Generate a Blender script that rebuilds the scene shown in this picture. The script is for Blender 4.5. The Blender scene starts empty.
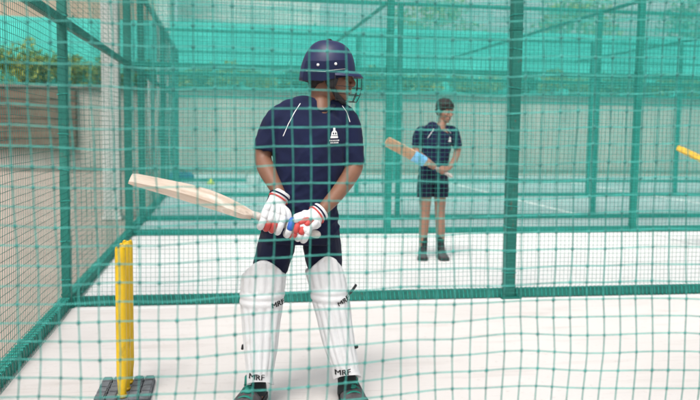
import bpy, bmesh, math, random
from mathutils import Vector, Matrix, noise
from mathutils.bvhtree import BVHTree

random.seed(7)
S = bpy.context.scene
COL = S.collection

# ------------------------------------------------------------------ camera
F_PX, PITCH, YAW, ROLL, CAM_H = 799.2, 0.0884, 0.1571, 0.01237, 1.3
def cam_axes():
    fw = Vector((math.sin(YAW)*math.cos(PITCH), math.cos(YAW)*math.cos(PITCH), -math.sin(PITCH)))
    r = Vector((math.cos(YAW), -math.sin(YAW), 0)); u = r.cross(fw)
    return r*math.cos(ROLL)+u*math.sin(ROLL), u*math.cos(ROLL)-r*math.sin(ROLL), fw
CR, CU, CF = cam_axes()
cd = bpy.data.cameras.new('camera'); cam = bpy.data.objects.new('camera', cd); COL.objects.link(cam)
cam.matrix_world = Matrix(((CR.x, CU.x, -CF.x, 0), (CR.y, CU.y, -CF.y, 0), (CR.z, CU.z, -CF.z, CAM_H), (0, 0, 0, 1)))
cd.sensor_width = 36.0; cd.lens = 36.0*F_PX/700
cd.clip_start = 0.05; cd.clip_end = 500
cd.dof.use_dof = True; cd.dof.focus_distance = 3.68; cd.dof.aperture_fstop = 2.6
S.camera = cam

# ------------------------------------------------------------------ sky, sun, exposure
SUN_EL, SUN_AZ = math.radians(58), math.radians(205)      # azimuth clockwise from +Y
w = bpy.data.worlds.new('World'); S.world = w; w.use_nodes = True
wn = w.node_tree.nodes; wl = w.node_tree.links
bg = wn['Background']; bg.inputs[1].default_value = 0.15
sky = wn.new('ShaderNodeTexSky'); sky.sky_type = 'NISHITA'; sky.sun_disc = False
sky.sun_elevation = SUN_EL; sky.sun_rotation = SUN_AZ
sky.air_density = 1.0; sky.dust_density = 6.0; sky.ozone_density = 1.0
hs = wn.new('ShaderNodeHueSaturation'); hs.inputs['Saturation'].default_value = 0.25
wl.new(sky.outputs[0], hs.inputs['Color']); wl.new(hs.outputs[0], bg.inputs[0])
sd = bpy.data.lights.new('sun', 'SUN'); sun = bpy.data.objects.new('sun', sd); COL.objects.link(sun)
sd.energy = 1.4; sd.angle = math.radians(20); sd.color = (1.0, 0.95, 0.88)
sv = Vector((math.sin(SUN_AZ)*math.cos(SUN_EL), math.cos(SUN_AZ)*math.cos(SUN_EL), math.sin(SUN_EL)))
sun.rotation_euler = sv.to_track_quat('Z', 'Y').to_euler()
S.view_settings.view_transform = 'Standard'; S.view_settings.look = 'None'
S.view_settings.exposure = 0.66; S.view_settings.gamma = 1.0; S.view_settings.use_curve_mapping = False

# ------------------------------------------------------------------ helpers
def px(x, y, Y):
    """point at depth Y (metres along +Y) behind photograph position x, y"""
    d = CR*((x-350)/F_PX) + CU*((200-y)/F_PX) + CF
    return Vector((0, 0, CAM_H)) + d*(Y/d.y)
def px_ground(x, y, z=0.0):
    d = CR*((x-350)/F_PX) + CU*((200-y)/F_PX) + CF
    return Vector((0, 0, CAM_H)) + d*((z-CAM_H)/d.z)
V = Vector

def mat(name, color, rough=0.6, var=0.12, scale=8.0, bump=0.0, bscale=60.0, spec=0.4, metal=0.0, transl=0.0, color2=None, sheen=0.0, stretch=None, detail=5.0):
    m = bpy.data.materials.new(name); m.use_nodes = True
    n, l = m.node_tree.nodes, m.node_tree.links
    b = n['Principled BSDF']
    tc = n.new('ShaderNodeTexCoord'); mp = n.new('ShaderNodeMapping'); l.new(tc.outputs['Object'], mp.inputs[0])
    if stretch: mp.inputs['Scale'].default_value = stretch
    t = n.new('ShaderNodeTexNoise'); t.inputs['Scale'].default_value = scale; t.inputs['Detail'].default_value = detail
    l.new(mp.outputs[0], t.inputs['Vector'])
    r = n.new('ShaderNodeValToRGB'); r.color_ramp.elements[0].position = 0.3; r.color_ramp.elements[1].position = 0.7
    lo = color2 if color2 else tuple(c*(1-var) for c in color); hi = color if color2 else tuple(min(1, c*(1+var)) for c in color)
    r.color_ramp.elements[0].color = (*lo, 1); r.color_ramp.elements[1].color = (*hi, 1)
    l.new(t.outputs['Fac'], r.inputs[0]); l.new(r.outputs[0], b.inputs['Base Color'])
    b.inputs['Roughness'].default_value = rough; b.inputs['Metallic'].default_value = metal
    b.inputs['Specular IOR Level'].default_value = spec
    if sheen: b.inputs['Sheen Weight'].default_value = sheen
    if bump:
        t2 = n.new('ShaderNodeTexNoise'); t2.inputs['Scale'].default_value = bscale; t2.inputs['Detail'].default_value = 4
        l.new(mp.outputs[0], t2.inputs['Vector'])
        bp = n.new('ShaderNodeBump'); bp.inputs['Strength'].default_value = bump; bp.inputs['Distance'].default_value = 0.01
        l.new(t2.outputs['Fac'], bp.inputs['Height']); l.new(bp.outputs[0], b.inputs['Normal'])
    if transl:
        tr = n.new('ShaderNodeBsdfTranslucent'); l.new(r.outputs[0], tr.inputs[0])
        mx = n.new('ShaderNodeMixShader'); mx.inputs[0].default_value = transl
        l.new(b.outputs[0], mx.inputs[1]); l.new(tr.outputs[0], mx.inputs[2])
        l.new(mx.outputs[0], n['Material Output'].inputs[0])
    return m

M = {}
def floor_mat(name, ca, cb, cd_):
    """painted concrete: broad unevenness, fine speckle and darker scuffed streaks along the lane"""
    m = mat(name, ca, 0.75, scale=0.9, color2=cb, bump=0.2, bscale=110, detail=9)
    n, l = m.node_tree.nodes, m.node_tree.links; b = n['Principled BSDF']; base = b.inputs['Base Color'].links[0].from_socket
    tc = n.new('ShaderNodeTexCoord'); col = base
    for sc, strch, p0, p1, amt in ((3.0, (0.5, 2.2, 1), 0.56, 0.72, 0.55), (26.0, (1, 1, 1), 0.60, 0.74, 0.5), (7.0, (0.25, 4, 1), 0.62, 0.70, 0.45)):
        mp = n.new('ShaderNodeMapping'); mp.inputs['Scale'].default_value = strch; l.new(tc.outputs['Object'], mp.inputs[0])
        t = n.new('ShaderNodeTexNoise'); t.inputs['Scale'].default_value = sc; t.inputs['Detail'].default_value = 7; l.new(mp.outputs[0], t.inputs['Vector'])
        mr = n.new('ShaderNodeMapRange'); mr.inputs['From Min'].default_value = p0; mr.inputs['From Max'].default_value = p1; mr.inputs['To Max'].default_value = amt; l.new(t.outputs['Fac'], mr.inputs['Value'])
        mx = n.new('ShaderNodeMixRGB'); l.new(mr.outputs[0], mx.inputs[0]); l.new(col, mx.inputs[1]); mx.inputs[2].default_value = (*cd_, 1); col = mx.outputs[0]
    l.new(col, b.inputs['Base Color']); return m
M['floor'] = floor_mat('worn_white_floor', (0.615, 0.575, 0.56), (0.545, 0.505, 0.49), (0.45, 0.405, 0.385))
M['floor2'] = floor_mat('white_painted_floor', (0.68, 0.665, 0.66), (0.62, 0.605, 0.60), (0.52, 0.50, 0.49))
M['ground'] = mat('pale_paving', (0.29, 0.235, 0.20), 0.9, 0.1, 1.5, 0.3, 40)
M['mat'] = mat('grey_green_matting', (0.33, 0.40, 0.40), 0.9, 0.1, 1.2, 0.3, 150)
M['line'] = mat('line_paint', (0.82, 0.82, 0.8), 0.6, 0.04, 6)
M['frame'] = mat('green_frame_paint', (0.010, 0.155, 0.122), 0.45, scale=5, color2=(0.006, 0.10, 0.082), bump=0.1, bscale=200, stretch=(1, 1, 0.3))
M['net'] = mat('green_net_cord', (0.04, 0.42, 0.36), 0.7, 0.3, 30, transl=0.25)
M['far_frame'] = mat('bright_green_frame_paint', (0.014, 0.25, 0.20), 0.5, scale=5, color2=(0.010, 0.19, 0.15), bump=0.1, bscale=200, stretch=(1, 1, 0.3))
M['screen'] = mat('teal_wind_screen', (0.02, 0.36, 0.29), 0.8, 0.25, 0.9, transl=0.3, stretch=(1, 1, 0.3))
M['knot'] = mat('dark_net_knot', (0.035, 0.20, 0.175), 0.8, 0.3, 30)
M['near_net'] = mat('worn_green_net_cord', (0.045, 0.29, 0.25), 0.7, 0.3, 30, transl=0.25)
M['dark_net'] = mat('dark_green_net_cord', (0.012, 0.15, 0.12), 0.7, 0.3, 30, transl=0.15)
M['cloth'] = mat('turquoise_shade_cloth', (0.11, 0.76, 0.67), 0.8, 0.2, 1.2, transl=0.4, stretch=(1, 1, 0.2))
M['wall'] = mat('pale_render', (0.41, 0.385, 0.345), 0.9, scale=0.5, color2=(0.31, 0.285, 0.255), stretch=(1.6, 1, 0.35), bump=0.3, bscale=30, detail=8)
M['cap'] = mat('dark_coping', (0.16, 0.15, 0.13), 0.9, 0.2, 3)
M['brown'] = mat('brown_cladding', (0.16, 0.108, 0.075), 0.8, scale=2.5, color2=(0.10, 0.068, 0.05), bump=0.3, bscale=20, stretch=(0.3, 1, 4))
M['pillar'] = mat('white_pillar_paint', (0.5, 0.49, 0.47), 0.8, 0.1, 2)
M['beige'] = mat('beige_facade', (0.42, 0.33, 0.25), 0.9, 0.08, 1)
M['greyb'] = mat('pale_grey_facade', (0.58, 0.58, 0.57), 0.9, 0.06, 0.6)
M['glass'] = mat('dark_window', (0.06, 0.07, 0.08), 0.15, 0.2, 2, spec=0.6)
M['leafA'] = mat('yellow_green_leaf', (0.34, 0.38, 0.09), 0.55, 0.35, 4, transl=0.35)
M['leafB'] = mat('mid_green_leaf', (0.15, 0.25, 0.055), 0.55, 0.4, 4, transl=0.3)
M['leafC'] = mat('dark_green_leaf', (0.07, 0.14, 0.045), 0.55, 0.5, 4, transl=0.25)
M['bark'] = mat('bark', (0.12, 0.085, 0.06), 0.9, 0.3, 8, 0.5, 30)
M['skinA'] = mat('warm_brown_skin', (0.18, 0.085, 0.052), 0.5, 0.16, 9, 0.08, 180, spec=0.4)
M['skinB'] = mat('light_brown_skin', (0.27, 0.145, 0.098), 0.5, 0.08, 14, 0.08, 180)
M['navy'] = mat('navy_cloth', (0.0075, 0.0115, 0.041), 0.85, 0.2, 12, 0.25, 700, spec=0.2, sheen=0.03)
M['navy2'] = mat('navy_short_cloth', (0.006, 0.0085, 0.028), 0.85, 0.2, 12, 0.25, 500, spec=0.2, sheen=0.05)
M['hair'] = mat('black_hair', (0.012, 0.010, 0.009), 0.55, 0.4, 60, 0.6, 150)
M['helmet'] = mat('navy_helmet_shell', (0.013, 0.017, 0.062), 0.45, 0.1, 40, 0.03, 300, spec=0.35)
M['black'] = mat('black_plastic', (0.012, 0.012, 0.014), 0.5, 0.2, 20)
M['steel'] = mat('black_steel', (0.02, 0.02, 0.022), 0.35, 0.2, 20, metal=0.4)
M['screw'] = mat('bright_screw', (0.75, 0.75, 0.74), 0.3, 0.05, 20, metal=0.3)
M['white'] = mat('white_leather', (0.62, 0.625, 0.635), 0.6, 0.05, 18, 0.15, 90)
M['whitep'] = mat('white_print', (0.8, 0.8, 0.8), 0.7, 0.03, 20)
M['red'] = mat('red_leather', (0.50, 0.06, 0.055), 0.55, 0.1, 30, 0.1, 120)
M['blue'] = mat('blue_leather', (0.03, 0.11, 0.42), 0.55, 0.1, 30, 0.1, 120)
M['willow'] = mat('pale_willow', (0.60, 0.51, 0.43), 0.55, scale=5, color2=(0.44, 0.34, 0.265), bump=0.06, bscale=40, stretch=(0.6, 12, 12))
M['grip'] = mat('pale_rubber_grip', (0.52, 0.47, 0.43), 0.7, 0.1, 30, 0.5, 160)
M['tan'] = mat('tan_willow', (0.56, 0.37, 0.23), 0.55, scale=4, color2=(0.46, 0.28, 0.16), stretch=(0.6, 12, 12))
M['sky_blue'] = mat('light_blue_sticker', (0.10, 0.40, 0.72), 0.4, scale=16, color2=(0.25, 0.58, 0.85))
M['yellow'] = mat('yellow_plastic', (0.72, 0.46, 0.006), 0.42, 0.07, 14, 0.08, 90, spec=0.5)
M['amber'] = mat('amber_plastic', (0.60, 0.37, 0.03), 0.5, 0.1, 14)
M['rubber'] = mat('grey_rubber', (0.13, 0.14, 0.155), 0.7, 0.25, 25, 0.4, 150)
M['shoe'] = mat('grey_shoe_mesh', (0.075, 0.07, 0.075), 0.85, 0.3, 40, 0.6, 300)
M['teal'] = mat('teal_shoe_fabric', (0.012, 0.17, 0.13), 0.7, 0.2, 30, 0.3, 200)
M['sock'] = mat('dark_sock', (0.015, 0.022, 0.024), 0.9, 0.2, 40, 0.4, 300)
M['eye'] = mat('eye_white', (0.7, 0.68, 0.65), 0.3, 0.02, 10)
M['iris'] = mat('dark_iris', (0.02, 0.012, 0.008), 0.2, 0.1, 10)
M['lip'] = mat('lip_skin', (0.20, 0.07, 0.055), 0.45, 0.08, 14)
M['bag'] = mat('blue_canvas', (0.02, 0.06, 0.22), 0.8, 0.2, 10, 0.3, 80)
M['lime'] = mat('lime_plastic', (0.42, 0.50, 0.03), 0.5, 0.1, 10)

def wear(m, col, sc, p0, p1, amt, stretch=(1, 1, 1)):
    """marks and scuffs of another colour over a material"""
    n, l = m.node_tree.nodes, m.node_tree.links; b = n['Principled BSDF']; base = b.inputs['Base Color'].links[0].from_socket
    tc = n.new('ShaderNodeTexCoord'); mp = n.new('ShaderNodeMapping'); mp.inputs['Scale'].default_value = stretch; l.new(tc.outputs['Object'], mp.inputs[0])
    t = n.new('ShaderNodeTexNoise'); t.inputs['Scale'].default_value = sc; t.inputs['Detail'].default_value = 8; t.inputs['Roughness'].default_value = 0.65; l.new(mp.outputs[0], t.inputs['Vector'])
    mr = n.new('ShaderNodeMapRange'); mr.inputs['From Min'].default_value = p0; mr.inputs['From Max'].default_value = p1; mr.inputs['To Max'].default_value = amt; l.new(t.outputs['Fac'], mr.inputs['Value'])
    mx = n.new('ShaderNodeMixRGB'); l.new(mr.outputs[0], mx.inputs[0]); l.new(base, mx.inputs[1]); mx.inputs[2].default_value = (*col, 1); l.new(mx.outputs[0], b.inputs['Base Color'])
wear(M['yellow'], (0.35, 0.24, 0.03), 18, 0.56, 0.68, 0.6, (1, 1, 0.5))
wear(M['willow'], (0.25, 0.19, 0.15), 16, 0.57, 0.68, 0.6, (0.5, 2, 2))
wear(M['willow'], (0.72, 0.68, 0.62), 9, 0.56, 0.62, 0.5, (0.7, 2, 2))
wear(M['white'], (0.36, 0.31, 0.26), 11, 0.57, 0.75, 0.5)
wear(M['frame'], (0.10, 0.065, 0.045), 22, 0.62, 0.68, 0.7, (1, 1, 0.6))
wear(M['frame'], (0.05, 0.26, 0.21), 6, 0.52, 0.7, 0.5, (1, 1, 0.4))
wear(M['wall'], (0.22, 0.205, 0.19), 1.2, 0.52, 0.72, 0.6, (2.5, 1, 0.25))
wear(M['brown'], (0.045, 0.035, 0.03), 2.0, 0.5, 0.7, 0.7)

class MB:
    """collects shapes for one mesh object"""
    def __init__(self): self.v = []; self.f = []; self.mi = []
    def add(self, vs, fs, mi=0):
        o = len(self.v); self.v += [tuple(p) for p in vs]; self.f += [tuple(i+o for i in f) for f in fs]; self.mi += [mi]*len(fs)
    def box(self, c, h, R=None, mi=0, bev=0.0):
        c = V(c)
        if bev <= 0:
            vs = [V((sx*h[0], sy*h[1], sz*h[2])) for sx in (-1, 1) for sy in (-1, 1) for sz in (-1, 1)]
            fs = [(0, 1, 3, 2), (4, 6, 7, 5), (0, 4, 5, 1), (2, 3, 7, 6), (0, 2, 6, 4), (1, 5, 7, 3)]
        else:
            bm = bmesh.new(); bmesh.ops.create_cube(bm, size=2)
            for q in bm.verts: q.co = V((q.co.x*h[0], q.co.y*h[1], q.co.z*h[2]))
            bmesh.ops.bevel(bm, geom=bm.edges[:], offset=bev, segments=2, affect='EDGES')
            bm.verts.index_update()
            vs = [q.co.copy() for q in bm.verts]; fs = [[q.index for q in f.verts] for f in bm.faces]; bm.free()
        if R: vs = [R @ q for q in vs]
        self.add([q+c for q in vs], fs, mi)
    def tube(self, pts, rad, n=12, ref=(1, 0, 0), cap=True, res=1, mi=0, roundcap=True):
        pts = [V(p) for p in pts]
        rad = [(r, r) if not isinstance(r, (tuple, list)) else tuple(r) for r in (rad if isinstance(rad, list) else [rad]*len(pts))]
        if res > 1:
            P, Rr = [], []
            N = len(pts)
            for i in range(N-1):
                p0, p1, p2, p3 = pts[max(i-1, 0)], pts[i], pts[i+1], pts[min(i+2, N-1)]
                for k in range(res):
                    t = k/res; t2 = t*t; t3 = t2*t
                    P.append(0.5*((2*p1)+(p2-p0)*t+(2*p0-5*p1+4*p2-p3)*t2+(3*p1-p0-3*p2+p3)*t3))
                    s = t*t*(3-2*t)
                    Rr.append(tuple(rad[i][j]*(1-s)+rad[i+1][j]*s for j in (0, 1)))
            P.append(pts[-1]); Rr.append(rad[-1]); pts, rad = P, Rr
        tg = []
        for i in range(len(pts)):
            a = pts[max(i-1, 0)]; b = pts[min(i+1, len(pts)-1)]
            tg.append((b-a).normalized())
        if cap and roundcap:
            t0, t1 = tg[0], tg[-1]; r0, r1 = rad[0], rad[-1]; m0, m1 = min(r0), min(r1); p0, p1 = pts[0], pts[-1]
            pre = [(p0-t0*m0*0.95, 0.3), (p0-t0*m0*0.62, 0.78)]; post = [(p1+t1*m1*0.62, 0.78), (p1+t1*m1*0.95, 0.3)]
            pts = [q for q, _ in pre]+pts+[q for q, _ in post]
            rad = [(r0[0]*s, r0[1]*s) for _, s in pre]+rad+[(r1[0]*s, r1[1]*s) for _, s in post]
            tg = [t0, t0]+tg+[t1, t1]
        ref = V(ref); vs = []; side = None
        for p, r, t in zip(pts, rad, tg):
            base = ref if side is None else side
            s = base-t*base.dot(t)
            if s.length < 1e-4: s = V((0, 1, 0))-t*t.y
            s.normalize(); side = s; d = t.cross(s)
            for k in range(n):
                a = 2*math.pi*k/n
                vs.append(p+s*(r[0]*math.cos(a))+d*(r[1]*math.sin(a)))
        fs = []
        for i in range(len(pts)-1):
            for k in range(n):
                k2 = (k+1) % n
                fs.append((i*n+k, i*n+k2, (i+1)*n+k2, (i+1)*n+k))
        if cap:
            fs.append(tuple(reversed(range(n)))); fs.append(tuple((len(pts)-1)*n+k for k in range(n)))
        self.add(vs, fs, mi)
    def ball(self, c, r, R=None, nu=16, nv=10, mi=0):
        r = r if isinstance(r, (tuple, list)) else (r, r, r); vs = []; fs = []
        c = V(c)
        for j in range(1, nv):
            th = math.pi*j/nv
            for i in range(nu):
                ph = 2*math.pi*i/nu
                vs.append(V((r[0]*math.sin(th)*math.cos(ph), r[1]*math.sin(th)*math.sin(ph), r[2]*math.cos(th))))
        top = len(vs); vs.append(V((0, 0, r[2]))); vs.append(V((0, 0, -r[2])))
        for j in range(nv-2):
            for i in range(nu):
                i2 = (i+1) % nu; fs.append((j*nu+i, (j+1)*nu+i, (j+1)*nu+i2, j*nu+i2))
        for i in range(nu):
            i2 = (i+1) % nu; fs.append((top, i, i2)); fs.append((top+1, (nv-2)*nu+i2, (nv-2)*nu+i))
        if R: vs = [R @ q for q in vs]
        self.add([q+c for q in vs], fs, mi)
    def mesh(self, name):
        me = bpy.data.meshes.new(name); me.from_pydata(self.v, [], self.f); me.update()
        return me
    def build(self, name, mats, parent=None, smooth=False):
        me = self.mesh(name)
        for m in (mats if isinstance(mats, (list, tuple)) else [mats]): me.materials.append(m)
        me.polygons.foreach_set('material_index', self.mi)
        if smooth: me.polygons.foreach_set('use_smooth', [True]*len(me.polygons))
        return link(name, me, parent)
    def remesh(self, name, mats, voxel, parent=None, smooth=6, wr=None, factor=0.5):
        """one continuous surface out of overlapping volumes"""
        me = self.mesh('tmp'); o = bpy.data.objects.new('tmp', me); COL.objects.link(o)
        md = o.modifiers.new('r', 'REMESH'); md.mode = 'VOXEL'; md.voxel_size = voxel
        if smooth:
            ms = o.modifiers.new('s', 'SMOOTH'); ms.iterations = smooth; ms.factor = factor
        dg = bpy.context.evaluated_depsgraph_get(); dg.update()
        out = bpy.data.meshes.new_from_object(o.evaluated_get(dg)); bpy.data.objects.remove(o); bpy.data.meshes.remove(me)
        out.name = name; out.materials.clear()
        for m in (mats if isinstance(mats, (list, tuple)) else [mats]): out.materials.append(m)
        if wr:
            ns = [(v.index, v.normal.copy()) for v in out.vertices]
            for i, nn in ns:
                co = out.vertices[i].co; out.vertices[i].co = co+nn*wr(co)
            out.update()
        out.polygons.foreach_set('use_smooth', [True]*len(out.polygons))
        return link(name, out, parent)

def link(name, me, parent=None):
    o = bpy.data.objects.new(name, me); COL.objects.link(o)
    if parent is not None:
        o.parent = parent; o.matrix_parent_inverse = Matrix.Identity(4)
        # children of an Empty keep world coordinates through the parent's inverse
        o.matrix_parent_inverse = world_of(parent).inverted()
    return o
def world_of(o):
    m = Matrix.LocRotScale(o.location, o.rotation_euler, o.scale)
    if o.parent is not None: m = world_of(o.parent) @ o.matrix_parent_inverse @ m
    return m
def thing(name, label, cat, loc=(0, 0, 0), group=None):
    o = bpy.data.objects.new(name, None); COL.objects.link(o); o.location = loc; o.empty_display_size = 0.1
    tag(o, label, cat, group); return o
def tag(o, label, cat, group=None):
    o['label'] = label; o['category'] = cat
    if group: o['group'] = group
    return o
def struct(o): o['kind'] = 'structure'; return o

def decal(shapes, target, origin, ux, uz, lift, name, m, parent):
    """flat shapes (lists of 2D outlines or a mesh) laid on a curved surface by casting onto it from the front"""
    me = target.data; Mw = world_of(target)
    bvh = BVHTree.FromPolygons([Mw @ v.co for v in me.vertices], [tuple(p.vertices) for p in me.polygons])
    ux = V(ux).normalized(); uz = V(uz).normalized(); dr = uz.cross(ux).normalized()
    if dr.y < 0: dr = -dr
    vs = []; fs = []
    for pts, faces, *own in shapes:
        o = len(vs); lf = own[0] if own else lift
        for p in pts:
            q = V(origin)+ux*p[0]+uz*p[1]
            h, nn, _, _ = bvh.ray_cast(q-dr*0.5, dr)
            vs.append((h+nn*lf) if h is not None else q)
        fs += [tuple(i+o for i in f) for f in faces]
    mb = MB(); mb.add(vs, fs); return mb.build(name, m, parent)
def text_shape(s, size, bold=0.0):
    c = bpy.data.curves.new('t', 'FONT'); c.body = s; c.size = size; c.align_x = 'CENTER'; c.align_y = 'CENTER'; c.offset = bold; c.resolution_u = 3
    o = bpy.data.objects.new('t', c); COL.objects.link(o)
    dg = bpy.context.evaluated_depsgraph_get(); dg.update()
    me = bpy.data.meshes.new_from_object(o.evaluated_get(dg))
    bm = bmesh.new(); bm.from_mesh(me); bmesh.ops.triangulate(bm, faces=bm.faces[:]); bm.verts.index_update()
    r = ([(v.co.x, v.co.y) for v in bm.verts], [tuple(v.index for v in f.verts) for f in bm.faces])
    bm.free(); bpy.data.objects.remove(o); bpy.data.curves.remove(c); return r
def rect(x0, y0, x1, y1, n=4):
    pts = []; fs = []
    for j in range(2):
        for i in range(n+1): pts.append((x0+(x1-x0)*i/n, y1 if j else y0))
    for i in range(n): fs.append((i, i+1, n+1+i+1, n+1+i))
    return pts, fs
def disc(cx, cy, rx, ry, n=16, a0=0, a1=2*math.pi):
    pts = [(cx, cy)]+[(cx+rx*math.cos(a0+(a1-a0)*i/n), cy+ry*math.sin(a0+(a1-a0)*i/n)) for i in range(n+1)]
    return pts, [(0, i+1, i+2) for i in range(n)]

# ------------------------------------------------------------------ setting: ground and floor
XE = -1.12                                  # the end fence, across the back of all lanes
YD = [2.06, 5.93, 9.80, 11.35, 15.30, 19.55]  # the lane dividers
ZM, ZT = 2.03, 3.12
def sheet(name, x0, y0, x1, y1, z, m, n=1):
    mb = MB(); vs = []; fs = []
    for j in range(n+1):
        for i in range(n+1): vs.append((x0+(x1-x0)*i/n, y0+(y1-y0)*j/n, z))
    for j in range(n):
        for i in range(n): fs.append((j*(n+1)+i, j*(n+1)+i+1, (j+1)*(n+1)+i+1, (j+1)*(n+1)+i))
    mb.add(vs, fs); return struct(mb.build(name, m))
sheet('ground', -300, -300, 300, 300, -0.008, M['ground'])
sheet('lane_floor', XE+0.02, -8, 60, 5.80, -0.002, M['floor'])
sheet('lane_floor', XE+0.02, 5.80, 60, 9.72, -0.002, M['floor2'])
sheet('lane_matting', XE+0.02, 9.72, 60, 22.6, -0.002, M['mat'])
for X in (5.52, 8.80): sheet('crease_line', X-0.045, 11.5, X+0.045, 19.4, 0.003, M['line'])
for X in (5.52, 8.80): sheet('crease_line', X-0.03, 2.3, X+0.03, 9.6, 0.003, M['line'])

# ------------------------------------------------------------------ nets and their frames
def net_mb(o, u, v, U, W, pitch, r, sag, seed, step=3, knot=0.0, wob=0.0):
    """square mesh netting: cords both ways over the rectangle o + u*[0,U] + v*[0,W]"""
    o, u, v = V(o), V(u), V(v); nrm = u.cross(v); mb = MB()
    nu, nv = int(round(U/pitch)), int(round(W/pitch)); pu, pv = U/nu, W/nv
    def pt(i, j):
        a, b = i*pu, j*pv
        k = noise.noise_vector(V((a*1.3, b*1.3, seed*7.1))); k2 = noise.noise_vector(V((a*6, b*6, seed*3.3)))
        da = k.x*sag+k2.x*wob; db = k.y*sag+k2.y*wob; dn = k.z*sag*1.5
        return o+u*(a+da)+v*(b+db)+nrm*dn
    def strand(pts, w1, w2):
        vs = []; fs = []
        for p in pts:
            vs += [p+w1*r, p-w1*(0.5*r)+w2*(0.87*r), p-w1*(0.5*r)-w2*(0.87*r)]
        for i in range(len(pts)-1):
            for k in range(3):
                k2 = (k+1) % 3; fs.append((i*3+k, i*3+k2, i*3+3+k2, i*3+3+k))
        mb.add(vs, fs)
    def seq(n):
        s = list(range(0, n+1, step))
        if s[-1] != n: s.append(n)
        return s
    for i in range(nu+1): strand([pt(i, j) for j in seq(nv)], u, nrm)
    for j in range(nv+1): strand([pt(i, j) for i in seq(nu)], v, nrm)
    if knot:
        for i in range(nu+1):
            for j in range(nv+1):
                p = pt(i, j); s = knot*random.uniform(0.7, 1.3)
                vs = [p+u*s, p-u*s, p+v*s*1.15, p-v*s*1.15, p+nrm*s, p-nrm*s]
                mb.add(vs, [(0, 2, 4), (2, 1, 4), (1, 3, 4), (3, 0, 4), (2, 0, 5), (1, 2, 5), (3, 1, 5), (0, 3, 5)], 1)
    return mb
def post(x, y, z1, parent, h=0.045, m='frame', ties=True):
    mb = MB(); mb.box((x, y, z1/2), (h, h, z1/2), bev=0.006); mb.box((x, y, 0.006), (h*1.9, h*1.9, 0.006))
    for sx in (-1, 1):
        for sy in (-1, 1): mb.tube([(x+sx*h*1.5, y+sy*h*1.5, 0.012), (x+sx*h*1.5, y+sy*h*1.5, 0.028)], 0.008, n=6, roundcap=False)
    if ties:
        z = 0.2
        while z < z1-0.1:
            q = h+0.004; e = random.uniform(-0.012, 0.012)
            mb.tube([(x-q, y-q, z), (x+q, y-q, z+e), (x+q, y+q, z), (x-q, y+q, z-e), (x-q, y-q, z)], 0.0028, n=5, mi=1); z += random.uniform(0.16, 0.3)
        for zz in (ZM+0.045, 0.09): mb.box((x, y, zz), (h+0.003, h+0.003, 0.011), bev=0.003)
    return mb.build('post', [M[m], M['net']], parent)
def bar(name, a, b, h, parent, lace=0.0, lr=0.0035, m='frame'):
    a, b = V(a), V(b); d = b-a; L = d.length; R = d.to_track_quat('X', 'Z').to_matrix()
    mb = MB(); mb.box((a+b)/2, (L/2, h[0], h[1]), R=R, bev=0.005)
    o = mb.build(name, M[m], parent)
    if lace:
        lm = MB(); pts = []; n = int(L/lace)*4
        rr = max(h)*1.12
        t = d.normalized(); s = V((0, 0, 1)).cross(t).normalized(); up = t.cross(s)
        for i in range(n+1):
            q = [(1, 1), (-1, 1), (-1, -1), (1, -1)][i % 4]
            pts.append(a+d*(i/n)+s*(q[0]*(h[0]+lr*0.6))+up*(q[1]*(h[1]+lr*0.6)))
        lm.tube(pts, lr, n=4); lm.build('lacing', M['net'], o)
    return o

names = ['open mesh green net hanging close to the camera in front of the batsman',
         'green net fence right behind the batsman, its thick bottom rail meeting the floor',
         'green net fence behind the boy holding the tan bat',
         'green net fence standing a narrow gap behind the one behind the boy',
         'green net fence across the lanes, second from the back wall',
         'farthest green net fence across the lanes, nearest the back wall']
posts = [[3.3, 5.5], [2.21, 5.55, 8.9], [2.03, 5.34, 8.65], [2.50, 5.53, 8.8, 12.0], [2.55, 7.33, 9.25, 12.6], [4.2, 9.38, 12.8, 16]]
XR = [5.5, 8.9, 12, 14, 17, 20]
pit = [0.0472, 0.034, 0.036, 0.040, 0.045, 0.05]; rad = [0.00185, 0.0013, 0.0018, 0.0020, 0.0024, 0.0026]
for i, Y in enumerate(YD):
    t = thing('net_fence', names[i], 'net fence', (XE, Y, 0), 'green net fences dividing the lanes')
    hb = (0.03, 0.032); fm = 'frame' if i < 2 else 'far_frame'
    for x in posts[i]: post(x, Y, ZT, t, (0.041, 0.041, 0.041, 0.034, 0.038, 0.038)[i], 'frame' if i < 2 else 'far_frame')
    xs = [XE]+posts[i]
    if xs[-1] < XR[i]-0.3: xs.append(XR[i])
    for a, b in zip(xs[:-1], xs[1:]):
        a2 = a+0.047; b2 = b-0.047
        bar('bottom_rail', (a2, Y, 0.037), (b2, Y, 0.037), hb, t, 0.034 if i in (1, 2) else 0, 0.003, fm)
        if i != 1: bar('middle_rail', (a2, Y, ZM), (b2, Y, ZM), (0.022, 0.028 if i == 2 else 0.022), t, m=fm)
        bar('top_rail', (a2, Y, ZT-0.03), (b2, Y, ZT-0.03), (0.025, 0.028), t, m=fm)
    mb = net_mb((XE+0.05, Y-0.055, 0.01 if i else 0.02), (1, 0, 0), (0, 0, 1), XR[i]-XE-0.05, ZT-0.03, pit[i], rad[i], 0.03 if i == 0 else 0.01, i+1, step=1 if i == 0 else 3, knot=0.0052 if i == 0 else (0.0022 if i == 1 else 0), wob=0.008 if i == 0 else 0.001)
    if i == 5:
        sb = net_mb((XE+0.05, Y-0.03, 2.40), (1, 0, 0), (0, 0, 1), XR[i]-XE-0.05, ZT-0.07-2.40, 0.02, 0.0017, 0.015, 31, wob=0.002)
        sb.build('wind_screen', M['screen'], t)
    mb.build('net', [M['near_net'] if i == 0 else M['dark_net'] if i == 1 else M['net'], M['knot']], t)

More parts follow.
